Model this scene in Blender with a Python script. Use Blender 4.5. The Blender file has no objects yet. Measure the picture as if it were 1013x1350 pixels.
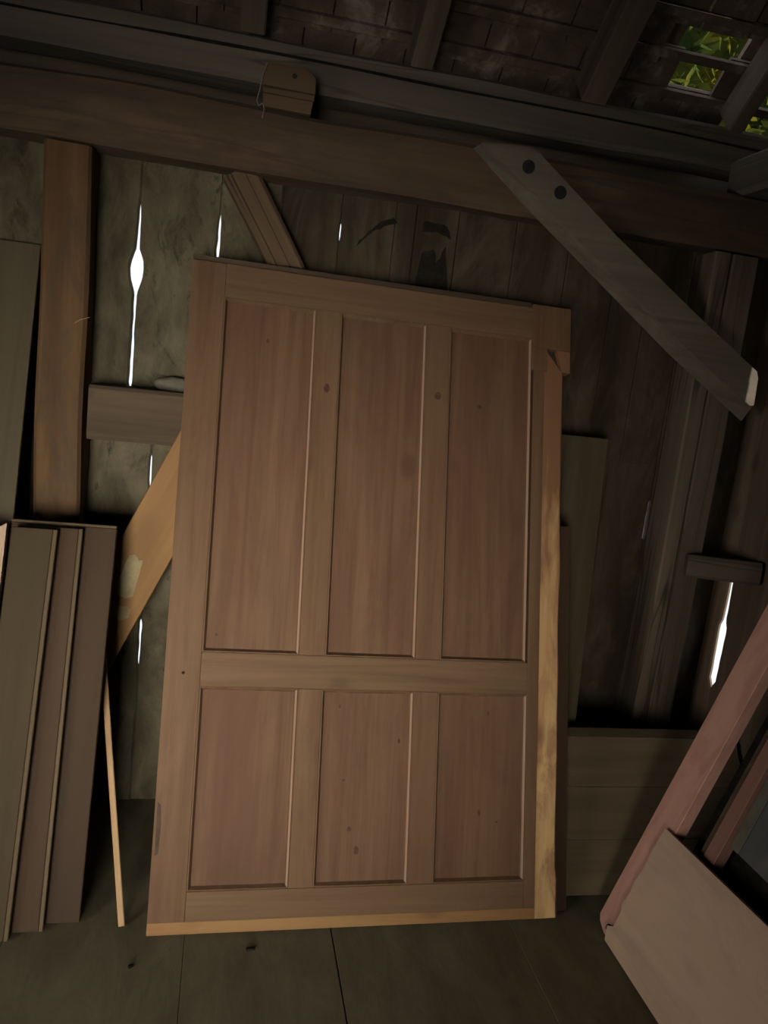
import bpy, bmesh, math, random
from mathutils import Vector, Matrix, noise
random.seed(7)
sc = bpy.context.scene
COL = sc.collection
R = math.radians

# ------------------------------------------------------------------ materials
def new_mat(name):
    m = bpy.data.materials.new(name); m.use_nodes = True
    nt = m.node_tree; nt.nodes.clear()
    out = nt.nodes.new('ShaderNodeOutputMaterial'); b = nt.nodes.new('ShaderNodeBsdfPrincipled')
    nt.links.new(b.outputs[0], out.inputs[0])
    return m, nt, b

def ramp(nt, fac, stops):
    r = nt.nodes.new('ShaderNodeValToRGB')
    e = r.color_ramp.elements
    while len(e) < len(stops): e.new(0.5)
    for k, (p, c) in enumerate(stops):
        e[k].position = p; e[k].color = (c[0], c[1], c[2], 1) if len(c) == 3 else c
    nt.links.new(fac, r.inputs[0]); return r.outputs[0]

def mix(nt, fac, a, b, mode='MIX'):
    n = nt.nodes.new('ShaderNodeMix'); n.data_type = 'RGBA'; n.blend_type = mode
    for s, v in ((0, fac), (6, a), (7, b)):
        if isinstance(v, (int, float)): n.inputs[s].default_value = v
        elif isinstance(v, tuple): n.inputs[s].default_value = (*v, 1)
        else: nt.links.new(v, n.inputs[s])
    return n.outputs[2]

def coords(nt, scale, seed=True):
    tc = nt.nodes.new('ShaderNodeTexCoord')
    src = tc.outputs['Object']
    if seed:
        oi = nt.nodes.new('ShaderNodeObjectInfo')
        mu = nt.nodes.new('ShaderNodeMath'); mu.operation = 'MULTIPLY'; mu.inputs[1].default_value = 37.0
        nt.links.new(oi.outputs['Random'], mu.inputs[0])
        ad = nt.nodes.new('ShaderNodeVectorMath'); ad.operation = 'ADD'
        nt.links.new(src, ad.inputs[0]); nt.links.new(mu.outputs[0], ad.inputs[1]); src = ad.outputs[0]
    mp = nt.nodes.new('ShaderNodeMapping'); mp.inputs['Scale'].default_value = scale
    nt.links.new(src, mp.inputs[0]); return mp.outputs[0]

def tex(nt, vec, scale, detail=5, rough=0.6, dist=0.0):
    n = nt.nodes.new('ShaderNodeTexNoise'); n.inputs['Scale'].default_value = scale
    n.inputs['Detail'].default_value = detail; n.inputs['Roughness'].default_value = rough
    n.inputs['Distortion'].default_value = dist
    nt.links.new(vec, n.inputs['Vector']); return n.outputs['Fac']

def wood(name, dark, lite, axis='X', grain=26, knots=0.5, blotch=0.5, stain=None, rough=0.75, bump=0.25, contrast=(0.3, 0.72), crack=0.0, spec=0.25, patch=0.0, patch_col=None, patch_scale=6):
    m, nt, b = new_mat(name)
    k = 'XYZ'.index(axis)
    s = [grain, grain, grain]; s[k] = grain * 0.045
    g = tex(nt, coords(nt, s), 1.0, 6, 0.62, 0.6)
    col = ramp(nt, g, [(contrast[0], dark), (contrast[1], lite)])
    # broad tonal streaks along the board
    s2 = [7, 7, 7]; s2[k] = 0.8
    w = tex(nt, coords(nt, s2), 1.0, 3, 0.5)
    mid = tuple(0.55 * a + 0.25 * c for a, c in zip(dark, lite))
    col = mix(nt, ramp(nt, w, [(0.35, (blotch,) * 3), (0.62, (0, 0, 0))]), col, stain or mid)
    if knots:
        s3 = [5.2, 5.2, 5.2]; s3[k] = 2.6
        vo = nt.nodes.new('ShaderNodeTexVoronoi'); vo.inputs['Scale'].default_value = 1.0
        nt.links.new(coords(nt, s3), vo.inputs['Vector'])
        f = ramp(nt, vo.outputs['Distance'], [(0.06, (knots,) * 3), (0.15, (0, 0, 0))])
        col = mix(nt, f, col, tuple(0.42 * a for a in dark))
    if crack:
        s4 = [9, 9, 9]; s4[k] = 0.55
        c = tex(nt, coords(nt, s4), 1.0, 2, 0.5, 0.3)
        f = ramp(nt, c, [(0.485, (0, 0, 0)), (0.5, (crack,) * 3), (0.515, (0, 0, 0))])
        col = mix(nt, f, col, tuple(0.2 * a for a in dark))
    if patch:
        s5 = [patch_scale] * 3; s5[k] = patch_scale * 0.35
        pf = tex(nt, coords(nt, s5), 1.0, 6, 0.65, 0.8)
        col = mix(nt, ramp(nt, pf, [(0.46, (0, 0, 0)), (0.62, (patch,) * 3)]), col, patch_col or tuple(0.8 * q for q in dark))
    nt.links.new(col, b.inputs['Base Color'])
    b.inputs['Roughness'].default_value = rough
    b.inputs['Specular IOR Level'].default_value = spec
    bp = nt.nodes.new('ShaderNodeBump'); bp.inputs['Strength'].default_value = bump; bp.inputs['Distance'].default_value = 0.01
    nt.links.new(g, bp.inputs['Height']); nt.links.new(bp.outputs[0], b.inputs['Normal'])
    return m

def mottled(name, stops, scale, stretch=(1, 1, 1), spots=None, rough=0.9, bump=0.4):
    m, nt, b = new_mat(name)
    v = coords(nt, stretch, False)
    f = tex(nt, v, scale, 9, 0.68, 0.4)
    col = ramp(nt, f, stops)
    if spots:
        f2 = tex(nt, coords(nt, tuple(2.2 * q for q in stretch), False), scale * 0.7, 5, 0.7, 1.2)
        col = mix(nt, ramp(nt, f2, [(0.56, (0, 0, 0)), (0.68, (0.8, 0.8, 0.8))]), col, spots)
    nt.links.new(col, b.inputs['Base Color']); b.inputs['Roughness'].default_value = rough
    b.inputs['Specular IOR Level'].default_value = 0.15
    bp = nt.nodes.new('ShaderNodeBump'); bp.inputs['Strength'].default_value = bump; bp.inputs['Distance'].default_value = 0.02
    nt.links.new(f, bp.inputs['Height']); nt.links.new(bp.outputs[0], b.inputs['Normal'])
    return m

def plain(name, c, rough=0.6, metal=0.0):
    m, nt, b = new_mat(name)
    f = tex(nt, coords(nt, (1, 1, 1)), 18, 5, 0.6)
    col = ramp(nt, f, [(0.3, tuple(0.7 * q for q in c)), (0.7, tuple(min(1, 1.2 * q) for q in c))])
    nt.links.new(col, b.inputs['Base Color']); b.inputs['Roughness'].default_value = rough; b.inputs['Metallic'].default_value = metal
    return m

M = {}
M['door_v'] = wood('door_pine_upright', (0.0961, 0.05484, 0.03074), (0.152, 0.09339, 0.05609), 'Z', 34, 0.35, 0.35, rough=0.62, spec=0.12, bump=0.08, stain=(0.1162, 0.06083, 0.03532), patch=0.35, patch_col=(0.08492, 0.04284, 0.02701), patch_scale=7)
M['door_h'] = wood('door_pine_level', (0.0961, 0.05655, 0.03241), (0.152, 0.0951, 0.05817), 'X', 34, 0.35, 0.35, rough=0.62, spec=0.12, bump=0.08, stain=(0.1117, 0.06426, 0.0374))
M['door_panel'] = wood('door_panel_pine', (0.08951, 0.04859, 0.02873), (0.1548, 0.08998, 0.05486), 'Z', 30, 0.4, 0.7, rough=0.6, spec=0.12, bump=0.06, stain=(0.09923, 0.04859, 0.03048), patch=0.4, patch_col=(0.07983, 0.03959, 0.02613), patch_scale=5)
M['mould'] = wood('bead_highlight', (0.248, 0.1566, 0.112), (0.3472, 0.232, 0.1736), 'Z', 30, 0.0, 0.3, rough=0.5, bump=0.05)  # painted highlight for the right-hand bead of each panel
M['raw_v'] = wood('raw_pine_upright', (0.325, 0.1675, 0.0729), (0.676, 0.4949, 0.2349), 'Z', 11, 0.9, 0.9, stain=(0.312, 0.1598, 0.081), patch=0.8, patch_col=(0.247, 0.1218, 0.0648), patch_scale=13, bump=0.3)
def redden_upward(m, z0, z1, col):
    """the split edge turns to a redder, darker colour towards its upper end, with a ragged border"""
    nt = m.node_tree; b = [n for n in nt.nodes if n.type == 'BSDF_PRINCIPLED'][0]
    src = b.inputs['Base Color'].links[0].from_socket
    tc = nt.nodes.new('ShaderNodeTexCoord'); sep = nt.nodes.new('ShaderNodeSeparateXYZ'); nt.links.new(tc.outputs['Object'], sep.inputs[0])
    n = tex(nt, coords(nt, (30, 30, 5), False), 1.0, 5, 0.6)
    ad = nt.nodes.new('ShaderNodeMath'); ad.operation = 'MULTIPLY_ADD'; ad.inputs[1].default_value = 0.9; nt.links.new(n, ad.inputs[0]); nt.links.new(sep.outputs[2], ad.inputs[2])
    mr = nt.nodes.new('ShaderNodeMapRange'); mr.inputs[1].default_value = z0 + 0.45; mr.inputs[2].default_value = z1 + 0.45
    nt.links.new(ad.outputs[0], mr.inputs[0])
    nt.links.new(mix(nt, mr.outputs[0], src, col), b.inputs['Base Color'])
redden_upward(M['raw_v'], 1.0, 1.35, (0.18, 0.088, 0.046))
M['knot'] = mottled('wood_knot', [(0.3, (0.045, 0.022, 0.013)), (0.7, (0.09, 0.048, 0.03))], 40, rough=0.7, bump=0.05)
M['raw_h'] = wood('raw_pine_level', (0.1739, 0.08721, 0.03344), (0.2809, 0.1647, 0.06989), 'X', 14, 0.4, 0.5, stain=(0.1873, 0.09044, 0.03648), bump=0.3)
M['dark_lip'] = wood('old_dark_edge', (0.03, 0.02, 0.014), (0.10, 0.068, 0.045), 'X', 20, 0.2, 0.6)
M['post'] = wood('post_oak', (0.0672, 0.03557, 0.01598), (0.1512, 0.08658, 0.04191), 'X', 14, 0.7, 0.6, bump=0.5, stain=(0.0784, 0.03978, 0.01776), rough=0.85, patch=0.55, patch_col=(0.05, 0.036, 0.024), patch_scale=9)
M['beam'] = wood('beam_spruce', (0.06, 0.0368, 0.02297), (0.124, 0.0848, 0.0578), 'X', 14, 0.5, 0.6, bump=0.5, crack=0.3, rough=0.9, patch=0.5, patch_col=(0.045, 0.034, 0.025), patch_scale=7)
M['beam_grey'] = wood('beam_grey', (0.0744, 0.06, 0.0504), (0.168, 0.138, 0.1176), 'X', 14, 0.4, 0.5, bump=0.5, crack=0.5, rough=0.9)
M['rafter'] = wood('rafter_wood', (0.066, 0.048, 0.0372), (0.162, 0.1236, 0.096), 'X', 14, 0.4, 0.5, bump=0.4, rough=0.9)
M['brace'] = wood('brace_grey', (0.09, 0.07395, 0.0574), (0.189, 0.1549, 0.123), 'X', 16, 0.25, 0.4, bump=0.3, rough=0.9)
M['knee'] = wood('knee_wood', (0.06688, 0.04248, 0.0257), (0.1505, 0.09967, 0.06048), 'X', 13, 0.6, 0.6, bump=0.6, crack=0.95, rough=0.9)
M['girt'] = wood('girt_wood', (0.0495, 0.0341, 0.02128), (0.099, 0.0713, 0.04648), 'X', 16, 0.4, 0.5, bump=0.4, rough=0.9)
M['corner'] = wood('corner_wood', (0.06, 0.045, 0.034), (0.16, 0.12, 0.088), 'X', 13, 0.5, 0.7, bump=0.5, crack=0.6, rough=0.9)
M['yellow'] = wood('yellow_plank', (0.1444, 0.06642, 0.01785), (0.2356, 0.1259, 0.03927), 'X', 22, 0.3, 0.5, bump=0.2, stain=(0.152, 0.06992, 0.02023), rough=0.6)
M['smear'] = mottled('pale_smear', [(0.3, (0.175, 0.119, 0.056)), (0.6, (0.28, 0.231, 0.14))], 14)
M['lath'] = wood('pale_lath', (0.27, 0.1584, 0.0805), (0.435, 0.2952, 0.168), 'X', 20, 0.1, 0.3, bump=0.2)
M['greyboard'] = wood('grey_painted_board', (0.03264, 0.0216, 0.009338), (0.04787, 0.03218, 0.01417), 'Z', 26, 0.1, 0.3, bump=0.12)
M['brownboard'] = wood('brown_board', (0.03472, 0.01885, 0.00924), (0.056, 0.03157, 0.01617), 'Z', 24, 0.2, 0.5, bump=0.15)
M['darkboard'] = wood('dark_board', (0.03204, 0.01764, 0.009318), (0.05065, 0.02856, 0.01564), 'Z', 24, 0.15, 0.4, bump=0.15)
M['board_edge'] = wood('worn_board_edge', (0.066, 0.04551, 0.0252), (0.114, 0.08214, 0.04788), 'Z', 20, 0.1, 0.4, bump=0.15)
M['farboard'] = wood('olive_board', (0.06069, 0.04723, 0.0273), (0.08921, 0.07085, 0.04259), 'Z', 16, 0.15, 0.3, bump=0.12)
M['torn'] = wood('torn_pale_wood', (0.30, 0.2, 0.14), (0.55, 0.42, 0.33), 'Z', 12, 0.3, 0.5, bump=0.8)
M['wall'] = mottled('weathered_wall_boards', [(0.25, (0.02437, 0.02017, 0.01216)), (0.5, (0.08246, 0.06985, 0.04596)), (0.75, (0.1433, 0.1261, 0.08646))], 3.4, (2.4, 2.4, 1.2), (0.02867, 0.02377, 0.01487))
M['wallb'] = wood('brown_wall_boards', (0.02333, 0.01544, 0.00969), (0.07452, 0.05108, 0.03213), 'Z', 9, 0.3, 0.9, stain=(0.02592, 0.01782, 0.01122), bump=0.5, rough=0.9, contrast=(0.35, 0.75), patch=0.6, patch_col=(0.085, 0.068, 0.046), patch_scale=6)
M['wallr'] = wood('right_wall_boards', (0.065, 0.045, 0.031), (0.19, 0.135, 0.095), 'Z', 15, 0.5, 0.7, bump=0.4, rough=0.9)
M['floor'] = mottled('dusty_floor_boards', [(0.25, (0.09482, 0.08134, 0.0508)), (0.5, (0.1402, 0.122, 0.07903)), (0.8, (0.1856, 0.1667, 0.1129))], 3.2, (3.0, 1.1, 1), (0.1114, 0.1041, 0.06915), bump=0.12)
M['tile'] = mottled('roof_tile', [(0.3, (0.05, 0.0375, 0.0275)), (0.55, (0.125, 0.0925, 0.07125)), (0.72, (0.3, 0.2562, 0.2188))], 6.0)
M['lowp'] = wood('low_partition_boards', (0.1125, 0.0795, 0.04725), (0.195, 0.1455, 0.0918), 'X', 12, 0.1, 0.9, bump=0.3, rough=0.9)
M['mossboard'] = wood('moss_grey_board', (0.045, 0.03604, 0.0204), (0.08625, 0.068, 0.0402), 'Z', 16, 0.2, 0.5, bump=0.3, rough=0.9)
M['pink'] = wood('pink_paint', (0.5076, 0.28, 0.2262), (0.648, 0.3864, 0.319), 'Z', 8, 0.15, 0.5, bump=0.12, stain=(0.4644, 0.2352, 0.1914), patch=0.4, patch_col=(0.324, 0.1456, 0.116), patch_scale=14, rough=0.7)
M['pinkboard'] = wood('faded_pink_board', (0.49, 0.324, 0.2378), (0.6, 0.4266, 0.3248), 'Y', 9, 0.15, 0.6, bump=0.12, stain=(0.43, 0.3132, 0.2436), patch=0.55, patch_col=(0.33, 0.2484, 0.1972), patch_scale=5, rough=0.75)
M['pinkdark'] = wood('dull_red_paint', (0.21, 0.105, 0.085), (0.32, 0.175, 0.145), 'Z', 10, 0.2, 0.5, bump=0.12)
M['pane'] = mottled('dusty_blue_glass', [(0.3, (0.06, 0.066, 0.075)), (0.55, (0.095, 0.10, 0.105)), (0.8, (0.2, 0.16, 0.13))], 4.0, rough=0.45, bump=0.05)
M['bark'] = mottled('bark_and_recess_black', [(0.3, (0.005, 0.004, 0.003)), (0.7, (0.022, 0.018, 0.014))], 24)
M['iron'] = plain('rusty_iron', (0.010, 0.008, 0.007), 0.9, 0.0)
M['wire'] = plain('dull_wire', (0.30, 0.28, 0.25), 0.5, 0.6)
M['mortar'] = mottled('pale_mortar', [(0.3, (0.08, 0.074, 0.058)), (0.7, (0.16, 0.148, 0.118))], 9)
M['trunk'] = wood('tree_bark', (0.05, 0.04, 0.03), (0.14, 0.11, 0.08), 'Z', 14, 0)
m, nt, b = new_mat('leaves'); M['leaf'] = m
f = tex(nt, coords(nt, (1, 1, 1)), 1.8, 4)
nt.links.new(ramp(nt, f, [(0.38, (0.020, 0.036, 0.011)), (0.5, (0.042, 0.05, 0.009)), (0.6, (0.075, 0.066, 0.006))]), b.inputs['Base Color'])
b.inputs['Roughness'].default_value = 1.0; b.inputs['Specular IOR Level'].default_value = 0.0

# ------------------------------------------------------------------ helpers
def link(name, bm, m, parent=None, label=None, kind=None, smooth=False):
    bmesh.ops.recalc_face_normals(bm, faces=bm.faces)
    me = bpy.data.meshes.new(name); bm.to_mesh(me); bm.free()
    o = bpy.data.objects.new(name, me); COL.objects.link(o); me.materials.append(m)
    if smooth:
        for p in me.polygons: p.use_smooth = True
    if parent: o.parent = parent
    if label: o['label'] = label
    if kind: o['kind'] = kind
    return o

def tag(o, label, cat, group=None):
    o['label'] = label; o['category'] = cat; o['kind'] = 'thing'
    if group: o['group'] = group
    return o

def empty(name, loc, rot, label, cat, group=None):
    o = bpy.data.objects.new(name, None); COL.objects.link(o); o.location = loc; o.rotation_euler = rot
    o.empty_display_size = 0.1
    return tag(o, label, cat, group)

def prism(bm, front, back):
    """closed solid between two polygons with the same number of 3-D points"""
    a = [bm.verts.new(p) for p in front]; c = [bm.verts.new(p) for p in back]
    n = len(a)
    bm.faces.new(a); bm.faces.new(c[::-1])
    for i in range(n): bm.faces.new((a[i], c[i], c[(i + 1) % n], a[(i + 1) % n]))

def box(bm, x0, x1, y0, y1, z0, z1, bev=0.0, fn=None):
    t = bmesh.new()
    P = [(x0, y0, z0), (x1, y0, z0), (x1, y0, z1), (x0, y0, z1)]
    Q = [(x, y1, z) for x, _, z in P]
    prism(t, P, Q)
    if bev: bmesh.ops.bevel(t, geom=t.edges[:], offset=bev, segments=1, affect='EDGES')
    if fn:
        for v in t.verts: v.co = fn(v.co)
    me = bpy.data.meshes.new('t'); t.to_mesh(me); t.free(); bm.from_mesh(me); bpy.data.meshes.remove(me)

def timber(name, p0, p1, w, h, mat, side=(0, 1, 0), rough=0.006, cham=0.012, seed=0.0, w2=None, h2=None, twist=0, parent=None, step=0.07):
    """rough-hewn timber from p0 to p1; w across `side`, h across the third axis; origin at p0, local X along it"""
    p0, p1 = Vector(p0), Vector(p1); L = (p1 - p0).length
    x = (p1 - p0) / L; s = Vector(side); s = (s - x * s.dot(x)).normalized(); t = x.cross(s)
    bm = bmesh.new(); n = max(2, int(L / step)); rings = []
    w2 = w2 or w; h2 = h2 or h
    for i in range(n + 1):
        f = i / n; ww = (w + (w2 - w) * f) / 2; hh = (h + (h2 - h) * f) / 2; c = cham
        pts = [(-ww + c, -hh), (ww - c, -hh), (ww, -hh + c), (ww, hh - c), (ww - c, hh), (-ww + c, hh), (-ww, hh - c), (-ww, -hh + c)]
        ring = []
        for j, (a, b_) in enumerate(pts):
            q = Vector((f * L * 2.1 + seed * 13.7, a * 9 + seed, b_ * 9))
            d = noise.noise_vector(q) * rough
            ring.append(bm.verts.new((f * L, a + d.y, b_ + d.z)))
        rings.append(ring)
    for r0, r1 in zip(rings, rings[1:]):
        for j in range(8): bm.faces.new((r0[j], r0[(j + 1) % 8], r1[(j + 1) % 8], r1[j]))
    bm.faces.new(rings[0][::-1]); bm.faces.new(rings[-1])
    o = link(name, bm, mat, parent)
    o.matrix_world = Matrix(((x.x, s.x, t.x, p0.x), (x.y, s.y, t.y, p0.y), (x.z, s.z, t.z, p0.z), (0, 0, 0, 1)))
    return o

# ------------------------------------------------------------------ setting
YF, YW = 2.52, 2.66          # front of the timber frame / face of the wall boards
bm = bmesh.new()
seams = [-3.0, -2.55, -2.05, -1.5, -0.95, -0.48, -0.003, 0.414, 0.97, 1.45, 2.0]
for k, (a, c) in enumerate(zip(seams, seams[1:])):
    g0, g1 = [0.0022 if abs(e - 0.414) < 0.01 else 0.0007 for e in (a, c)]
    box(bm, a + g0, c - g1, -3.5, 2.70, -0.03, -0.0008 * (k % 2), 0.0006)
box(bm, -3.0, 2.0, -3.5, 2.75, -0.06, -0.031)
link('floor', bm, M['floor'], kind='structure')

def lerp_list(L, z):
    for (z0, a), (z1, c) in zip(L, L[1:]):
        if z0 <= z <= z1: return a + (c - a) * (z - z0) / (z1 - z0)
    return 0.0

def plank_wall(bm, bounds, z0, z1, gaps, put, thick=0.024, dz=0.012, jit=0.25, second=99.0):
    """upright planks side by side; gaps: {boundary index: [(z, opening), ...]}"""
    n = max(2, int((z1 - z0) / dz))
    for k in range(len(bounds) - 1):
        off = random.uniform(0.0, 0.008)
        rows = []
        for i in range(n + 1):
            z = z0 + (z1 - z0) * i / n
            ga = lerp_list(gaps.get(k, []), z); gb = lerp_list(gaps.get(k + 1, []), z)
            ja = min(jit * ga, 0.002) * noise.noise((k, z * 30, 1.3)); jb = min(jit * gb, 0.002) * noise.noise((k + 1, z * 30, 7.7))
            a = bounds[k] + (ga / 2 + ja if ga else -0.001); c = bounds[k + 1] - (gb / 2 + jb if gb else -0.001)
            w = 0.006
            rows.append([bm.verts.new(put(u, d + off, z)) for u, d in ((a, w), (a + w, 0), (c - w, 0), (c, w), (c, thick), (a, thick))])
        for r0, r1 in zip(rows, rows[1:]):
            for j in range(6):
                f = bm.faces.new((r0[j], r0[(j + 1) % 6], r1[(j + 1) % 6], r1[j]))
                f.material_index = 1 if bounds[k] > second else 0
        bm.faces.new(rows[0][::-1]); bm.faces.new(rows[-1])

bm = bmesh.new()
put = lambda u, d, z: (u, YW + d, z)
up = [-3.0, -2.4, -1.8, -1.3, -1.0, -0.78, -0.53, -0.32, -0.072, 0.12, 0.318, 0.50, 0.57, 0.72, 0.93, 1.13, 1.32, 1.46, 1.615, 1.78, 1.98]
gaps = {7: [(1.47, 0.0), (1.485, 0.010), (1.70, 0.008), (1.775, 0.010), (1.80, 0.022), (1.825, 0.038), (1.85, 0.044), (1.875, 0.038), (1.895, 0.024), (1.915, 0.010), (2.03, 0.0055), (2.06, 0)],
        8: [(1.92, 0), (1.925, 0.008), (2.03, 0.006), (2.06, 0.0)],
        10: [(2.03, 0), (2.04, 0.006), (2.085, 0.005), (2.09, 0)]}
plank_wall(bm, up, 1.395, 2.36, gaps, put, second=0.1)
lo = [-3.0, -2.4, -1.8, -1.3, -1.0, -0.78, -0.5, -0.238, -0.02, 0.2, 0.45, 0.7, 0.95, 1.2, 1.42, 1.613, 1.80, 1.98]
gaps = {7: [(0.51, 0), (0.52, 0.0045), (0.60, 0.006), (0.66, 0.009), (0.675, 0.005), (0.68, 0), (1.15, 0), (1.16, 0.0055), (1.25, 0.005), (1.26, 0)],
        15: [(1.10, 0), (1.105, 0.016), (1.25, 0.012), (1.26, 0)]}
plank_wall(bm, lo, 0.0, 1.395, gaps, put, second=0.4)
link('wall_back', bm, M['wall'], kind='structure').data.materials.append(M['wallb'])

bm = bmesh.new()
XR = 1.95
put = lambda u, d, z: (XR + d, u, z)
rb = [1.3, 1.5, 1.68, 1.85, 2.02, 2.2, 2.34, 2.43, 2.565, 2.70]
gaps = {8: [(0.56, 0.0), (0.565, 0.045), (0.80, 0.055), (0.83, 0.028), (0.99, 0.022), (1.0, 0.0)],
        7: [(1.69, 0), (1.71, 0.09), (1.86, 0.09), (1.88, 0.0)]}
plank_wall(bm, rb, 0.0, 2.55, gaps, put, 0.014, 0.02, 0.1)
SL, ZR = 0.85, 2.76                                           # roof slope and its height over y = 2.62
roofz = lambda y: ZR + SL * (2.62 - y)
def slab(bm, P, d):
    prism(bm, P, [tuple(Vector(p) + Vector(d)) for p in P])
RY = -0.44; RZ = roofz(RY)
slab(bm, [(XR, 1.3, 0), (XR, -3.5, 0), (XR, -3.5, ZR), (XR, RY, RZ - 0.01), (XR, 1.3, roofz(1.3) - 0.01)], (0.03, 0, 0))
slab(bm, [(XR, 1.3, 2.52), (XR, 1.3, roofz(1.3) - 0.01), (XR, 2.30, roofz(2.30) - 0.01), (XR, 2.32, roofz(2.32) + 0.09), (XR, 2.9, roofz(2.9) + 0.09), (XR, 2.9, 2.3), (XR, 2.72, 2.3), (XR, 2.72, 2.52)], (0.02, 0, 0))  # gable top raised past the roof plane to block the low sun
link('wall_right', bm, M['wallr'], kind='structure')

bm = bmesh.new()                                              # unseen left wall; its hatch opening is added for the side light
XL = -1.9; HY0, HY1, HZ0, HZ1 = -0.3, 0.7, 0.45, 1.35
for y0, y1, z0, z1 in ((-3.5, HY0, 0, 2.7), (HY1, 2.9, 0, 2.5), (HY0, HY1, 0, HZ0), (HY0, HY1, HZ1, 2.7)):
    box(bm, XL - 0.04, XL, y0, y1, z0, z1)
slab(bm, [(XL, 2.9, 2.5), (XL, HY1, 2.5), (XL, HY1, 2.7), (XL, -3.5, 2.7), (XL, -3.5, ZR), (XL, RY, RZ), (XL, 2.9, roofz(2.9))], (-0.04, 0, 0))
link('wall_left', bm, M['wallr'], kind='structure')
bm = bmesh.new()                                              # wall behind the camera; its doorway is added for the front fill
FY = -1.6; DX0, DX1, DZ = -1.25, -0.25, 1.5
for x0, x1, z0, z1 in ((XL - 0.04, DX0, 0, 4.3), (DX1, 2.0, 0, 4.3), (DX0, DX1, DZ, 4.3)): box(bm, x0, x1, FY - 0.03, FY, z0, z1)
link('wall_front', bm, M['wallr'], kind='structure')

# eaves boards closing the slot over the wall
bm = bmesh.new()
box(bm, -3.0, 2.0, 2.685, 2.92, 2.33, 2.345); box(bm, -3.0, 2.0, 2.90, 2.92, 2.345, roofz(2.9) - 0.005)
link('trim_1', bm, M['rafter'], kind='structure')

# roof: plain tiles on battens, seen from below; a few tiles are missing at the right
bm = bmesh.new()
nrm = Vector((0, SL, 1)).normalized(); dwn = Vector((0, 1, -SL)).normalized()
def on_roof(x, y, h=0.0): return Vector((x, y, roofz(y))) + nrm * h
CY = 0.098
y = 2.905; k = 0
while y > 1.5:
    ya, yb = y, y - CY
    x = -1.3 + (0.085 if k % 2 else 0)
    while x < 2.08:
        w = 0.17
        cx = x + w / 2; cy = (ya + yb) / 2
        missing = (1.40 < cx < 1.62 and 2.47 < cy < 2.72 ) or (x > 1.69 and 2.40 < cy < 2.86) or (1.40 < cx < 1.66 and 2.26 < cy < 2.40)
        xe = x + w
        if 2.40 < cy < 2.86 and x < 1.69 < xe: xe = 1.695
        if not missing:
            h = random.uniform(-0.004, 0.006); tl = random.uniform(0, 0.012)
            P = [on_roof(x + 0.003, ya + 0.02, 0.012 + h + tl), on_roof(xe - 0.003, ya + 0.02, 0.012 + h + tl),
                 on_roof(xe - 0.003, yb - 0.02, 0.03 + h), on_roof(x + 0.003, yb - 0.02, 0.03 + h)]
            prism(bm, P, [p + nrm * 0.014 for p in P])
        x += w
    bx0, bx1 = -1.3, 2.08
    P = [on_roof(bx0, yb, 0.0), on_roof(bx1, yb, 0.0), on_roof(bx1, yb - 0.022, 0.0), on_roof(bx0, yb - 0.022, 0.0)]
    prism(bm, P, [p + nrm * 0.018 for p in P])
    y -= CY; k += 1
yc = y
def rslab(x0, x1, y0, y1):
    P = [on_roof(x0, y0, 0.062), on_roof(x1, y0, 0.062), on_roof(x1, y1, 0.062), on_roof(x0, y1, 0.062)]
    prism(bm, P, [p + nrm * 0.02 for p in P])
rslab(-3.0, 1.40, 2.95, RY - 0.05)
rslab(1.40, 2.08, yc + 0.8, RY - 0.05)
for a, c, y0, y1 in ((1.40, 1.695, 2.95, 2.70), (1.64, 1.695, 2.70, 2.26), (1.695, 2.08, 2.95, 2.86)): rslab(a, c, y0, y1)
P = [(-3.03, RY, RZ + 0.05), (2.08, RY, RZ + 0.05), (2.08, -3.6, ZR + 0.0), (-3.03, -3.6, ZR + 0.0)]
prism(bm, P, [tuple(Vector(p) + Vector((0, 0, 0.03))) for p in P])
link('ceiling', bm, M['tile'], kind='structure')

# ------------------------------------------------------------------ timber frame
tag(timber('wall_plate', (XL, 2.584, 2.263), (1.94, 2.584, 2.269), 0.112, 0.184, M['beam'], seed=1.1, rough=0.012),
    'long brown hewn wall beam running across above the leaning panelled door', 'beam')
bm_o = timber('roof_beam', (XL, 2.69, 2.512), (1.94, 2.69, 2.532), 0.136, 0.136, M['beam_grey'], seed=2.4, rough=0.008)
tag(bm_o, 'grey cracked upper beam under the rafter feet, above and behind the brown wall beam', 'beam')
bm = bmesh.new()                                              # the long drying crack in the beam's face
zs = []
for i in range(60):
    xx = 0.05 + i * 0.08; hw = 0.003 + 0.0022 * noise.noise((xx * 3, 0.2, 0)); zz = 0.018 + 0.016 * noise.noise((xx * 1.2, 4.0, 0))
    zs.append((xx, zz - hw, zz + hw))
P = [(x, -0.0735, a) for x, a, c in zs] + [(x, -0.0735, c) for x, a, c in reversed(zs)]
prism(bm, P, [(x, -0.062, z) for x, y, z in P])
o = link('crack', bm, M['bark'], bm_o)

tag(timber('timber_post', (-0.497, 2.588, 0.0), (-0.512, 2.588, 2.164), 0.134, 0.135, M['post'], seed=3.3, rough=0.010, cham=0.01),
    'upright hewn post left of the daylight slit, standing under the brown beam', 'post')
tag(timber('knee_brace', (-0.025, 2.613, 2.178), (0.40, 2.613, 1.52), 0.085, 0.105, M['knee'], seed=5.1, rough=0.008),
    'split slanting brace dropping from the brown beam behind the top of the panelled door', 'brace')
tag(timber('girt_rail', (-0.424, 2.59, 1.392), (1.0, 2.59, 1.392), 0.13, 0.172, M['girt'], seed=6.2, rough=0.006),
    'short level rail from the left post to behind the panelled door', 'rail')

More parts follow.
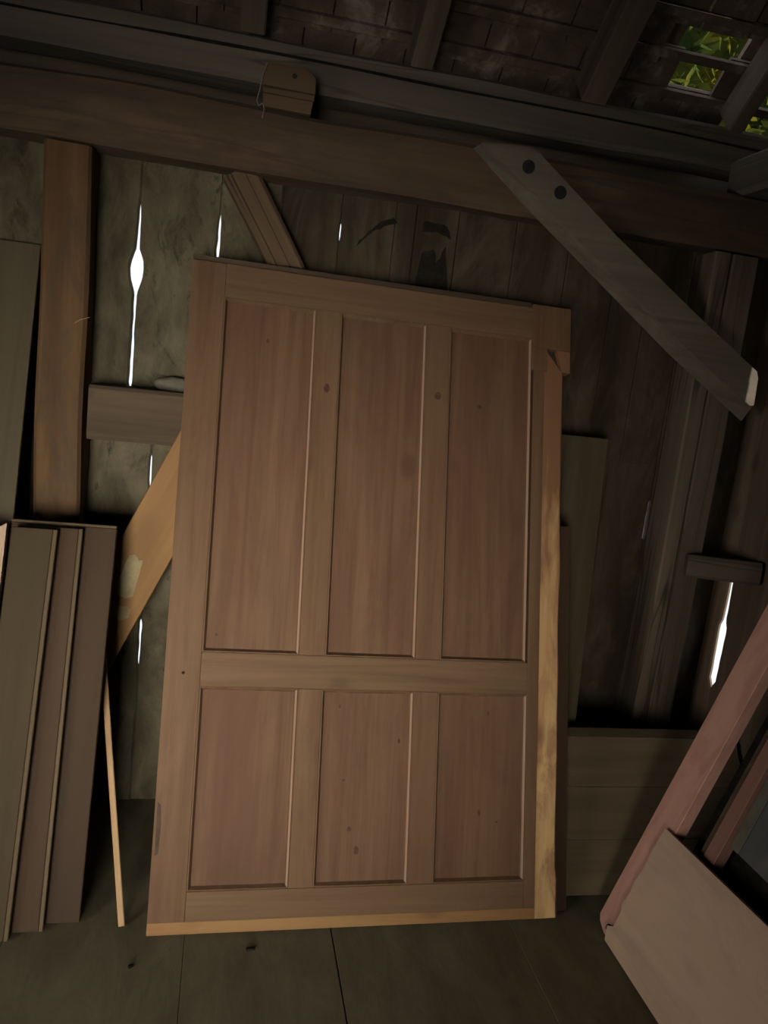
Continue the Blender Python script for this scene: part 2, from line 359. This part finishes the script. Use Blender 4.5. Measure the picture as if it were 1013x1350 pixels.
raf = 'tiled roof rafters'
RD = [(-0.60, 'rafter at the far left of the roof, left of the one over the round-topped block'),
      (-0.018, 'rafter just left above the round-topped block on the beam'),
      (0.522, 'rafter between the block and the bolted brace, rising over the panelled door'),
      (1.125, 'rafter just right above the bolted end of the long grey brace'),
      (1.664, 'rafter nearest the right wall, beside the green gaps in the roof')]
for k, (x, lab) in enumerate(RD):
    wv = (0.075, 0.075, 0.075, 0.095, 0.06)[k]
    a = Vector((x, 2.618, 2.580)) + nrm * 0.068; c = Vector((x, RY + 0.03, 2.580 + SL * (2.618 - RY - 0.03))) + nrm * 0.068
    tag(timber('rafter', a, c, wv, 0.115, M['rafter'], side=(1, 0, 0), seed=7 + k, rough=0.005, cham=0.006, step=0.12), lab, 'rafter', raf)

# round-topped block between the two beams with a loop of wire
blk = empty('end_block', (0.103, 2.50, 2.360), (0, 0, 0), 'round-topped wooden block sitting on the brown beam with wire beside it', 'block')
bm = bmesh.new()
out = []
W2 = 0.078
for a in range(0, 91, 15): out.append((W2 - 0.04 + 0.04 * math.sin(R(90 - a)), 0.077 + 0.035 * math.sin(R(a))))
for a in range(90, 181, 15): out.append((-W2 + 0.028 + 0.028 * math.cos(R(a)), 0.088 + 0.028 * math.sin(R(a))))
out += [(-W2, 0.05), (-W2 + 0.002, 0.03), (W2 - 0.002, 0.03), (W2, 0.05)]
front = [(x, 0.0, z) for x, z in out]; backp = [(x, 0.118, z) for x, z in out]
prism(bm, front, backp)
prism(bm, [(-W2 + 0.002, 0.002, 0.045), (W2 - 0.002, 0.002, 0.045), (W2 - 0.006, 0.03, 0.0), (-W2 + 0.006, 0.03, 0.0)],
      [(-W2 + 0.002, 0.115, 0.045), (W2 - 0.002, 0.115, 0.045), (W2 - 0.006, 0.115, 0.0), (-W2 + 0.006, 0.115, 0.0)])
link('body', bm, M['knee'], blk)
bm = bmesh.new()
bmesh.ops.create_cone(bm, cap_ends=True, segments=10, radius1=0.007, radius2=0.006, depth=0.008, matrix=Matrix.Translation((0.012, -0.003, 0.088)) @ Matrix.Rotation(R(90), 4, 'X'))
link('nail', bm, M['iron'], blk)
def wire(name, pts, r, mat, parent=None):
    cu = bpy.data.curves.new(name, 'CURVE'); cu.dimensions = '3D'; cu.bevel_depth = r; cu.bevel_resolution = 2
    s = cu.splines.new('POLY'); s.points.add(len(pts) - 1)
    for p, q in zip(s.points, pts): p.co = (*q, 1)
    t = bpy.data.objects.new('t', cu); COL.objects.link(t)
    dg = bpy.context.evaluated_depsgraph_get(); me = bpy.data.meshes.new_from_object(t.evaluated_get(dg))
    bpy.data.objects.remove(t); me.materials.clear(); me.materials.append(mat); me.name = name
    o = bpy.data.objects.new(name, me); COL.objects.link(o)
    if parent: o.parent = parent
    return o
wire('wire_loop', [(-0.070, -0.004, 0.108), (-0.080, -0.005, 0.07), (-0.086, -0.005, 0.03), (-0.092, -0.006, 0.0), (-0.085, -0.006, -0.012), (-0.074, -0.008, -0.004), (-0.068, -0.008, -0.018), (-0.072, -0.01, -0.045)], 0.0016, M['wire'], blk)

# long grey brace with two bolts
br = empty('brace_board', (1.25, 2.515, 2.0), (0, 0, 0), 'long grey diagonal brace with two dark bolt holes crossing the beam at upper right', 'brace')
bm = bmesh.new()
F = [(0.707, 2.352), (0.869, 2.366), (0.902, 2.348), (1.20, 2.146), (1.55, 1.93), (1.812, 1.775), (1.822, 1.752), (1.826, 1.66), (1.818, 1.648), (1.50, 1.835), (1.15, 2.06), (0.90, 2.225)]
Bk = [(0.694, 2.346), (0.872, 2.366), (0.905, 2.346), (1.205, 2.144), (1.555, 1.928), (1.82, 1.772), (1.83, 1.752), (1.836, 1.61), (1.828, 1.596), (1.49, 1.80), (1.14, 2.034), (0.885, 2.205)]
prism(bm, [(x - 1.25, -0.055, z - 2.0) for x, z in F], [(x - 1.25, 0.0, z - 2.0) for x, z in Bk])
bmesh.ops.triangulate(bm, faces=[f for f in bm.faces if len(f.verts) > 4])
o = link('board', bm, M['brace'], br)
for x, z in ((0.866, 2.306), (0.984, 2.247)):
    bm = bmesh.new()
    bmesh.ops.create_cone(bm, cap_ends=True, segments=8, radius1=0.017, radius2=0.013, depth=0.010, matrix=Matrix.Translation((x - 1.25, -0.058, z - 2.0)) @ Matrix.Rotation(R(90), 4, 'X'))
    bmesh.ops.create_cone(bm, cap_ends=True, segments=18, radius1=0.021, radius2=0.021, depth=0.003, matrix=Matrix.Translation((x - 1.25, -0.056, z - 2.0)) @ Matrix.Rotation(R(90), 4, 'X'))
    link('bolt', bm, M['iron'], br)

# right corner
cp = empty('corner_post', (1.70, 2.585, 0.0), (0, 0, 0), 'dark cracked corner post under the lower half of the long grey brace', 'post')
timber('shaft', (1.645, 2.588, 0.0), (1.645, 2.588, 2.165), 0.134, 0.062, M['corner'], seed=9.1, rough=0.006, cham=0.006).parent = cp
timber('shaft', (1.735, 2.592, 0.0), (1.735, 2.592, 2.165), 0.130, 0.105, M['corner'], seed=9.8, rough=0.006, cham=0.008).parent = cp
bpy.context.view_layer.update()
for o in cp.children: o.matrix_parent_inverse = cp.matrix_world.inverted()
tag(timber('tie_beam', (1.735, 2.615, 2.430), (1.735, -3.45, 2.430), 0.14, 0.128, M['beam_grey'], side=(1, 0, 0), seed=11, rough=0.006, cham=0.016),
    'grey tie beam coming forward over the right end of the brown beam', 'beam')
tag(timber('corner_rail', (1.70, 2.495, 1.052), (1.94, 2.40, 1.058), 0.045, 0.085, M['corner'], side=(0, 1, 0), seed=12, rough=0.004),
    'short level rail nailed across the dark corner at the right wall', 'rail')

# ------------------------------------------------------------------ the panelled door
LEAN = R(16.5)
D = empty('panelled_door', (-0.1076, 1.952, 0.0118), (-LEAN, 0, R(0.805)), 'large stripped pine door of six panels leaning in the middle of the loft', 'door')
sh = lambda p: Vector((p.x - 0.0125 * p.z, p.y, p.z))           # the old door has racked a little out of square
DT = 0.040
def dbox(name, x0, x1, z0, z1, mat, y0=0.0, y1=DT, bev=0.0012, parent=D, label=None):
    bm = bmesh.new(); box(bm, x0, x1, y0, y1, z0, z1, bev, sh); return link(name, bm, mat, parent, label)
dbox('stile', 0.0, 0.101, 0.034, 1.958, M['door_v'])
dbox('top_rail', 0.1015, 1.112, 1.853, 1.958, M['door_h'])
dbox('top_edge', 0.0, 1.112, 1.9585, 1.980, M['dark_lip'], 0.012, DT, label='dark worn rebate along the door top')
dbox('lock_rail', 0.1015, 1.1195, 0.684, 0.782, M['door_h'])
dbox('bottom_rail', 0.1015, 1.1195, 0.034, 0.115, M['door_h'])
dbox('bottom_edge', 0.0, 1.160, 0.0, 0.0335, M['raw_h'], 0.003, DT, label='raw orange wood strip along the door foot')
MU = []
for x0, x1, z0, z1 in ((0.385, 0.463, 0.7825, 1.8525), (0.746, 0.825, 0.7825, 1.8525), (0.388, 0.459, 0.1155, 0.6835), (0.745, 0.823, 0.1155, 0.6835)):
    MU.append(dbox('mullion', x0, x1, z0, z1, M['door_v']))
# right stile: painted inner strip and full-width head; the hinge edge below is split away to raw wood
bm = bmesh.new()
box(bm, 1.120, 1.1575, 0.0, DT, 0.034, 1.745, 0.0012, sh)
box(bm, 1.1125, 1.252, 0.0, DT, 1.822, 1.972, 0.0015, sh)
box(bm, 1.1125, 1.168, 0.0, DT, 1.745, 1.822, 0.0008, sh)
link('stile', bm, M['door_v'], D)
bm = bmesh.new()
n = 46; prof = []
for i in range(n + 1):
    z = 0.0 + 1.75 * i / n
    prof.append((z, 1.158 + 0.003 * noise.noise((z * 7, 1, 1)), 1.229 + 0.005 * noise.noise((z * 5, 3, 1)) + (0.006 if z < 0.15 else 0)))
P = [(a, 0.0035, z) for z, a, c in prof] + [(c, 0.0035, z) for z, a, c in reversed(prof)]
rows = []
for z, a, c in prof:
    j = 0.002 * noise.noise((z * 9, 5, 2))
    rows.append([bm.verts.new(sh(Vector(p))) for p in ((a, 0.0035, z), (a + 0.03, 0.0035 + j, z), (c - 0.006, 0.005 - j, z), (c, 0.010, z), (c, DT, z), (a, DT, z))])
for r0, r1 in zip(rows, rows[1:]):
    for j in range(6): bm.faces.new((r0[j], r0[(j + 1) % 6], r1[(j + 1) % 6], r1[j]))
bm.faces.new(rows[0][::-1]); bm.faces.new(rows[-1])
F = [(1.222, 1.750), (1.252, 1.748), (1.252, 1.8215), (1.204, 1.8215)]
prism(bm, [sh(Vector((x, 0.003, z))) for x, z in F], [sh(Vector((x, DT, z))) for x, z in F])
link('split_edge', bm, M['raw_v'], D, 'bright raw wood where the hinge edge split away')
bm = bmesh.new()
F = [(1.168, 1.8215), (1.204, 1.8215), (1.222, 1.75), (1.168, 1.7505)]
prism(bm, [sh(Vector((x, 0.022, z))) for x, z in F], [sh(Vector((x, DT, z))) for x, z in F])
link('notch', bm, M['dark_lip'], D, 'dark three-cornered hinge notch')
bm = bmesh.new()
F = [(1.1690, 1.749), (1.222, 1.749), (1.169, 1.812)]
prism(bm, [sh(Vector((x, 0.004, z))) for x, z in F], [sh(Vector((x, 0.0215, z))) for x, z in F])
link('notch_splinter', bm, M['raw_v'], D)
# panels with a sloping moulding round each
PN = [(0.1015, 0.3845, 0.7825, 1.8525), (0.4635, 0.7455, 0.7825, 1.8525), (0.8255, 1.112, 0.7825, 1.8525),
      (0.1015, 0.3875, 0.1155, 0.6835), (0.4595, 0.7445, 0.1155, 0.6835), (0.8235, 1.1195, 0.1155, 0.6835)]
PA = []
for x0, x1, z0, z1 in PN:
    p = dbox('panel', x0, x1, z0, z1, M['door_panel'], 0.014, 0.028, 0); PA.append(p)
    bm = bmesh.new()
    def ring(ins, y): return [bm.verts.new(sh(Vector(q))) for q in ((x0 + ins, y, z0 + ins), (x1 - ins, y, z0 + ins), (x1 - ins, y, z1 - ins), (x0 + ins, y, z1 - ins))]
    rs = [ring(0.0, 0.0015), ring(0.003, 0.0005), ring(0.0045, 0.002), ring(0.0075, 0.0085), ring(0.0105, 0.0139), ring(0.0, 0.0139)]
    for a, c in zip(rs, rs[1:] + rs[:1]):
        for j in range(4): bm.faces.new((a[j], a[(j + 1) % 4], c[(j + 1) % 4], c[j]))
    bm.normal_update()
    for f in bm.faces:
        c = f.calc_center_median()
        f.material_index = 1 if x1 - 0.0085 < c.x + 0.0125 * c.z < x1 - 0.0032 and f.calc_area() > 0 and abs(c.z - (z0 + z1) / 2) < 0.3 * (z1 - z0) else 0  # only the right-hand beads take the painted highlight
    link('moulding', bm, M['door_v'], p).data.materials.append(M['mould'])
def knot(parent, u, v, ru, rv, y):
    bm = bmesh.new(); F = []
    for i in range(14):
        a = i * math.tau / 14; k = 1 + 0.25 * noise.noise((u * 50 + math.cos(a), v * 50 + math.sin(a), 0))
        F.append((u + ru * k * math.cos(a), v + rv * k * math.sin(a)))
    F = F[::-1]
    prism(bm, [tuple(Vector((x, y - 0.0003, z))) for x, z in F], [(x, y + 0.002, z) for x, z in F])
    link('knot', bm, M['knot'], parent, 'dark knot')
knot(MU[0], 0.428 - 0.02, 1.603, 0.010, 0.014, 0.0); knot(MU[1], 0.790 - 0.02, 1.619, 0.010, 0.013, 0.0)
for pi, u, v, ru, rv in ((4, 0.514, 0.633, .004, .006), (4, 0.704, 0.532, .004, .007), (4, 0.538, 0.416, .005, .003), (4, 0.588, 0.213, .008, .012), (4, 0.563, 0.274, .006, .008),
                         (5, 0.991, 0.62, .004, .006), (5, 0.972, 0.317, .005, .010), (5, 1.032, 0.289, .003, .004), (0, 0.242 - .02, 1.735, .005, .006), (0, 0.144 - .01, 0.832, .004, .004), (2, 0.941 - .02, 1.602, .007, .007)):
    knot(PA[pi], u - 0.004, v, ru, rv, 0.014)
bm = bmesh.new()
bmesh.ops.create_cone(bm, cap_ends=True, segments=12, radius1=0.0045, radius2=0.0045, depth=0.003, matrix=Matrix.Translation((0.044, -0.0002, 0.721)) @ Matrix.Rotation(R(90), 4, 'X'))
link('spindle_hole', bm, M['bark'], D, 'small dark hole in the left stile')
bm = bmesh.new()                                             # old hinge recess low on the left edge
F = [(0.003, 0.36), (0.012, 0.352), (0.016, 0.30), (0.013, 0.22), (0.004, 0.215)]
prism(bm, [sh(Vector((x + 0.004, -0.0012, z))) for x, z in F], [sh(Vector((x + 0.004, 0.006, z))) for x, z in F])
link('hinge_scar', bm, M['dark_lip'], D, 'dark scar on the left edge')

# ------------------------------------------------------------------ boards on the left
def leaning(name, x0, x1, ybase, slope, ztop, th, mat, label, cat, group=None, skew=0.0, edge=None, top=None, torn=False):
    ang = math.atan(slope); L = ztop / math.cos(ang)
    o = empty(name, (x0, ybase, th * math.sin(ang) + 0.0005), (-ang, 0, 0), label, cat, group) if edge or top else None
    bm = bmesh.new(); w = x1 - x0; es = edge or 0.0
    f = lambda p: Vector((p.x + skew * p.z, p.y, p.z))
    if torn:
        P = [(0, 0, 0), (w, 0, 0), (w, 0, L)]
        for i in range(1, 9): P.append((w * (1 - i / 9), 0, L * (1 - 0.03 * i / 9) + 0.012 * random.uniform(-1, 1)))
        P.append((0, 0, L * 0.95))
        prism(bm, P, [(x, th + random.uniform(-0.006, 0), z) for x, y, z in P])
    else:
        box(bm, 0, w - es, 0, th, 0, L - (top or 0), 0.002, f)
    if o:
        link('board', bm, mat, o)
        if edge:
            b2 = bmesh.new(); box(b2, w - es + 0.0003, w, 0.0, th, 0, L - (top or 0), 0.002, f); link('worn_edge', b2, M['board_edge'], o, 'paler worn edge')
        if top:
            b2 = bmesh.new(); box(b2, 0, w, -0.004, th + 0.004, L - top + 0.0003, L, 0.002, f); link('top_strip', b2, M['board_edge'], o, 'pale strip along the top')
    else:
        o = link(name, bm, mat); tag(o, label, cat, group); o.location = (x0, ybase, th * math.sin(ang) + 0.0005); o.rotation_euler = (-ang, 0, 0)
    return o
gb = 'boards stacked at the left'
leaning('grey_board', -0.585, -0.464, 1.957, 0.30, 1.064, 0.024, M['greyboard'], 'grey-green board in front of the stack leaning at the left', 'board', gb, skew=0.016, edge=0.012)
leaning('brown_board', -0.56, -0.384, 1.990, 0.30, 1.064, 0.022, M['brownboard'], 'mid-brown board between the grey-green and the dark one in the left stack', 'board', gb, edge=0.011)
leaning('dark_board', -0.585, -0.294, 2.022, 0.30, 1.072, 0.022, M['darkboard'], 'dark brown board at the back of the left stack with a pale top strip', 'board', gb, top=0.008)
leaning('torn_plank', -0.72, -0.588, 1.985, 0.30, 1.065, 0.03, M['torn'], 'pale plank with torn end at the far left edge beside the grey-green board', 'board', torn=True)
leaning('tall_board', -1.35, -0.600, 2.148, 0.2567, 1.875, 0.016, M['farboard'], 'tall olive-brown board leaning behind the stack, left of the hewn post', 'board')

# yellow plank and lath
YP = empty('yellow_plank', (-0.22, 2.50, 0.76), (0, 0, 0), 'yellow plank with pale smear slanting behind the left edge of the panelled door', 'plank')
d = Vector((-0.185, 0, -0.415)).normalized()
a0 = Vector((-0.143, 0, 1.359)); c0 = Vector((-0.122, 0, 0.993))
A1 = a0 - d * 0.10; C1 = c0 - d * 0.32; A2 = a0 + d * 1.30; C2 = c0 + d * 0.93
off = Vector((-0.22, 0, 0.76))
bm = bmesh.new()
F = [A1 - off, A2 - off, C2 - off, C1 - off]
prism(bm, [(p.x, -0.014, p.z) for p in F], [(p.x, 0.014, p.z) for p in F])
bmesh.ops.bevel(bm, geom=bm.edges[:], offset=0.002, segments=1, affect='EDGES')
# cut in a local frame whose X runs along the plank so the grain follows it
ang = math.atan2(d.z, d.x); rot = Matrix.Rotation(ang, 4, 'Y')
for v in bm.verts: v.co = rot @ v.co
o = link('board', bm, M['yellow'], YP); o.matrix_local = rot.inverted()
bm = bmesh.new()
def blob(cx, cz, pts, y):
    F = [(cx + px, y, cz + pz) for px, pz in pts]
    prism(bm, F, [(x, -0.0141, z) for x, _, z in F])
S = [(-0.03, 0.10), (-0.012, 0.105), (0.0, 0.085), (0.013, 0.088), (0.006, 0.05), (-0.004, 0.0), (-0.012, -0.035), (-0.035, -0.043), (-0.062, -0.03), (-0.066, 0.005), (-0.05, 0.04), (-0.042, 0.07)]
blob(-0.24 + 0.22, 0.855 - 0.76, S, -0.0152)
S = [(-0.035, 0.02), (0.0, 0.022), (0.012, 0.01), (0.006, -0.018), (-0.02, -0.028), (-0.04, -0.012)]
blob(-0.268 + 0.22, 0.765 - 0.76, S, -0.0152)
link('pale_smear', bm, M['smear'], YP, 'chalky white smear')
tag(timber('lath', (-0.179, 2.009, 0.003), (-0.36, 2.436, 0.95), 0.010, 0.017, M['lath'], side=(0, 1, 0), rough=0.001, cham=0.002, seed=4),
    'thin pale lath leaning between the left boards and the panelled door', 'lath')
bm = bmesh.new()
bmesh.ops.create_icosphere(bm, subdivisions=3, radius=1.0)
for v in bm.verts:
    q = v.co.copy(); v.co = Vector((q.x * 0.062, q.y * 0.024, q.z * 0.026)) * (1 + 0.25 * noise.noise(q * 1.6))
    v.co.z = max(v.co.z, -0.02)
o = link('mortar_lump', bm, M['mortar'], smooth=True); o.location = (-0.175, 2.628, 1.4985)
tag(o, 'pale crumbled lump lying on the level rail beside the panelled door', 'lump')

o = wire('straw', [(-0.470, 2.5145, 1.656), (-0.455, 2.511, 1.667), (-0.438, 2.512, 1.674), (-0.428, 2.516, 1.678)], 0.0012, M['lath'])
tag(o, 'single pale straw stuck to the hewn post', 'straw')
for (cx, cy, r, a), lab in zip(((0.178, 1.902, 0.012, 0.3), (-0.136, 1.857, 0.008, 1.2)), ('dark wood chip on the floor just in front of the panelled door', 'tiny wood chip on the floor left of the panelled door, below the lath')):
    bm = bmesh.new()
    F = [(cx + r * k * math.cos(t + a), cy + 0.6 * r * k * math.sin(t + a)) for t, k in ((0, 1.3), (1.1, 0.7), (2.2, 1.0), (3.3, 1.2), (4.4, 0.6), (5.4, 1.0))]
    prism(bm, [(x, y, -0.0005) for x, y in F], [(x, y, 0.006) for x, y in F])
    tag(link('wood_chip', bm, M['bark']), lab, 'wood chip')

# dark bark left on the wall boards above the door
def bark(pts, label):
    bm = bmesh.new(); cx = sum(p[0] for p in pts) / len(pts); cz = sum(p[1] for p in pts) / len(pts)
    F = []
    for i, (p, q) in enumerate(zip(pts, pts[1:] + pts[:1])):
        for k in range(5):
            f = k / 5; x = p[0] + (q[0] - p[0]) * f; z = p[1] + (q[1] - p[1]) * f
            F.append((x - cx + 0.006 * noise.noise((x * 60, z * 60, 0)), z - cz + 0.008 * noise.noise((x * 60, z * 60, 5))))
    prism(bm, [(x, -0.004, z) for x, z in F], [(x, 0.012, z) for x, z in F])
    o = link('bark_piece', bm, M['bark']); o.location = (cx, YW - 0.0005, cz); tag(o, label, 'bark', 'bark on the back wall')
bark([(0.372, 2.02), (0.42, 2.07), (0.47, 2.10), (0.505, 2.115), (0.49, 2.13), (0.44, 2.105), (0.39, 2.05)], 'thin curling strip of dark bark on the wall, left above the door')
bark([(0.585, 1.88), (0.60, 2.03), (0.64, 2.05), (0.655, 2.0), (0.68, 2.06), (0.70, 1.95), (0.715, 1.88)], 'broad black patch of bark low on the wall above the door')
bark([(0.59, 2.10), (0.60, 2.135), (0.68, 2.13), (0.695, 2.09), (0.65, 2.105)], 'small dark bark scrap under the brown beam, above the broad patch')

# ------------------------------------------------------------------ right of the door
leaning('moss_board', 1.0, 1.325, 2.375, 0.10, 1.478, 0.02, M['mossboard'], 'greenish grey board standing upright behind the right edge of the panelled door', 'board')
bm = bmesh.new(); box(bm, 0.0, 0.10, 0.0, 0.010, 0.0, 1.23, 0.001, lambda p: Vector((p.x - 0.022 * p.z, p.y, p.z)))
o = link('thin_slat', bm, M['darkboard']); tag(o, 'thin dark slat standing just behind the raw right edge of the panelled door', 'slat')
o.location = (1.078, 2.012, 0.0032); o.rotation_euler = (-LEAN, 0, 0)
LP = empty('plank_panel', (1.19, 2.065, 0.016), (-math.atan(0.64), 0, 0), 'low panel of level brown boards leaning at the wall foot, right of the panelled door', 'panel')
L = 0.45 / math.cos(math.atan(0.64))
for k in range(3):
    bm = bmesh.new(); h = (L - 0.03) / 3
    box(bm, 0, 0.74, 0.0, 0.022, k * h + 0.0006, (k + 1) * h - 0.0006, 0.0006)
    link('plank', bm, M['lowp'], LP)
bm = bmesh.new(); box(bm, 0, 0.74, -0.012, 0.022, L - 0.03, L, 0.003); link('top_batten', bm, M['girt'], LP)

# pink door leaning on the right wall
TH = R(22)
PD = empty('pink_door', (1.256, 1.913, 0.004), (0, TH, R(0)), 'faded pink framed door leaning against the right wall at lower right', 'door')
# local frame: X = out of the leaning face to the right, Y = along the wall (door runs towards -Y), Z = up the door
def pbox(name, u0, u1, v0, v1, mat, x0, x1, rack=-0.045, bev=0.002, label=None, pts=None):
    bm = bmesh.new()
    P = pts or [(u0, v0), (u1, v0), (u1, v1), (u0, v1)]
    prism(bm, [(x0, -(u + rack * v), v) for u, v in P], [(x1, -(u + rack * v), v) for u, v in P])
    if bev: bmesh.ops.bevel(bm, geom=bm.edges[:], offset=bev, segments=1, affect='EDGES')
    return link(name, bm, mat, PD, label)
PH, PW = 1.66, 0.92
pbox('stile', 0, 0, 0, 0, M['pink'], 0.0, 0.04, pts=[(-0.05, 0.028), (-0.035, 0.012), (0.0, 0.0), (0.066, 0.0), (0.066, PH), (-0.055, PH)])
pbox('stile', PW - 0.14, PW, 0.0, PH, M['pink'], 0.0, 0.04)
pbox('top_rail', 0.0665, PW - 0.1405, PH - 0.11, PH, M['pink'], 0.0, 0.04)
pbox('glazing_bead', 0.142, 0.168, 0.40, PH - 0.1105, M['girt'], 0.034, 0.062, label='grey bead')
pbox('inner_stile', 0.1685, 0.215, 0.40, PH - 0.1105, M['pinkdark'], 0.024, 0.062)
pbox('pane', 0.216, PW - 0.1405, 0.47, PH - 0.1105, M['pane'], 0.046, 0.052, bev=0, label='dusty blue-grey glass')
pbox('putty', 0.216, 0.252, 0.47, PH - 0.1105, M['mortar'], 0.041, 0.0455, label='brown-grey putty line')
pbox('recess_shade', 0.0665, PW - 0.1405, 0.02, PH - 0.1105, M['bark'], 0.085, 0.092, bev=0, label='backing behind the glass, coloured as dark recess shade')  # blackened so the recess reads as deep shade
pbox('foot_board', 0, 0, 0, 0, M['pinkboard'], -0.018, -0.0005, rack=-0.045, pts=[(0.022, 0.035), (0.04, 0.0), (PW, 0.0), (PW, 0.43), (0.040, 0.388), (0.036, 0.30), (0.042, 0.25), (0.034, 0.20), (0.040, 0.16), (0.032, 0.12), (0.045, 0.10), (0.045, 0.05)], bev=0, label='broad pale pink board across the foot')
bm = bmesh.new()
bmesh.ops.create_cone(bm, cap_ends=True, segments=14, radius1=0.010, radius2=0.010, depth=0.004, matrix=Matrix.Translation((-0.002, -0.012, 0.026)) @ Matrix.Rotation(R(90), 4, 'Y'))
link('nail_hole', bm, M['bark'], PD, 'dark hole in the pink corner')

# ------------------------------------------------------------------ outdoors: leafy tree seen through the roof gaps
T = empty('leafy_tree', (3.6, 5.9, -2.6), (0, 0, 0), 'sunlit green tree outside, seen through the missing roof tiles at upper right', 'tree')
bm = bmesh.new()
for i in range(9000):
    while True:
        q = Vector((random.uniform(-1, 1), random.uniform(-1, 1), random.uniform(-1, 1)))
        if q.length < 1: break
    c = Vector((q.x * 2.0, q.y * 0.9, 6.7 + q.z * 1.9)); s = random.uniform(0.05, 0.09)
    e1 = Vector((random.gauss(0, 1), random.gauss(0, 1), random.gauss(0, 1))).normalized(); e2 = e1.orthogonal().normalized()
    bm.faces.new([bm.verts.new(c + p) for p in (e1 * s, e2 * s * 0.5, -e1 * s, -e2 * s * 0.5)])
bmesh.ops.create_icosphere(bm, subdivisions=4, radius=1.0, matrix=Matrix.Translation((0, 0.35, 6.7)) @ Matrix.Diagonal((1.95, 0.8, 1.85, 1)))
for v in bm.verts:
    if v.link_faces and len(v.link_faces) > 3: v.co += noise.noise_vector(v.co * 3.1) * 0.16
link('crown', bm, M['leaf'], T)
bm = bmesh.new()
bmesh.ops.create_cone(bm, cap_ends=True, segments=12, radius1=0.2, radius2=0.08, depth=6.4, matrix=Matrix.Translation((0, 0, 3.2)))
link('trunk', bm, M['trunk'], T)

# ------------------------------------------------------------------ light and camera
w = bpy.data.worlds.new('sky'); sc.world = w; w.use_nodes = True
bg = w.node_tree.nodes['Background']; bg.inputs[0].default_value = (0.93, 0.97, 1.0, 1); bg.inputs[1].default_value = 1.1
sl = bpy.data.lights.new('sun', 'SUN'); sl.energy = 9; sl.angle = R(1); sl.color = (1.0, 0.93, 0.78)
so = bpy.data.objects.new('sun', sl); COL.objects.link(so); so.location = (6, -4, 8)
so.rotation_euler = Vector((-0.12, 0.05, -0.04)).to_track_quat('-Z', 'Y').to_euler()
def daylight(name, loc, aim, sx, sy, energy, spread):  # area lamp set in an unseen opening
    ld = bpy.data.lights.new(name, 'AREA'); ld.shape = 'RECTANGLE'; ld.size = sx; ld.size_y = sy
    ld.energy = energy; ld.color = (1.0, 0.93, 0.78); ld.spread = R(spread)
    o = bpy.data.objects.new(name, ld); COL.objects.link(o); o.location = loc
    o.rotation_euler = (Vector(aim) - Vector(loc)).to_track_quat('-Z', 'Y').to_euler()
daylight('added_side_fill', (XL - 0.02, (HY0 + HY1) / 2, (HZ0 + HZ1) / 2), (0.3, 2.1, 0.65), HY1 - HY0 - 0.06, HZ1 - HZ0 - 0.06, 8.4, 92)  # added side fill that picks out the mouldings
daylight('added_front_fill', ((DX0 + DX1) / 2, FY - 0.015, DZ / 2), (-0.06, 2.1, 0.80), DX1 - DX0 - 0.06, DZ - 0.06, 15, 46)  # added front fill, narrowed to fade away from the door

cam = bpy.data.cameras.new('camera'); co = bpy.data.objects.new('camera', cam); COL.objects.link(co); sc.camera = co
cam.sensor_fit = 'VERTICAL'; cam.sensor_height = 36.0; cam.lens = 36.0 * 1014 / 1350; cam.clip_start = 0.02
p, r_, yw = R(-9.8), R(6.7), R(12.2)
fwd = Vector((math.sin(yw) * math.cos(p), math.cos(yw) * math.cos(p), math.sin(p)))
r0 = Vector((math.cos(yw), -math.sin(yw), 0)); u0 = r0.cross(fwd)
rt = r0 * math.cos(r_) + u0 * math.sin(r_); upv = rt.cross(fwd)
co.matrix_world = Matrix(((rt.x, upv.x, -fwd.x, 0), (rt.y, upv.y, -fwd.y, 0), (rt.z, upv.z, -fwd.z, 1.6), (0, 0, 0, 1)))

sc.view_settings.view_transform = 'Standard'; sc.view_settings.look = 'None'; sc.view_settings.gamma = 1.0
sc.view_settings.use_curve_mapping = False; sc.view_settings.exposure = 0.0
sc.cycles.use_denoising = True
sc.cycles.max_bounces = 6
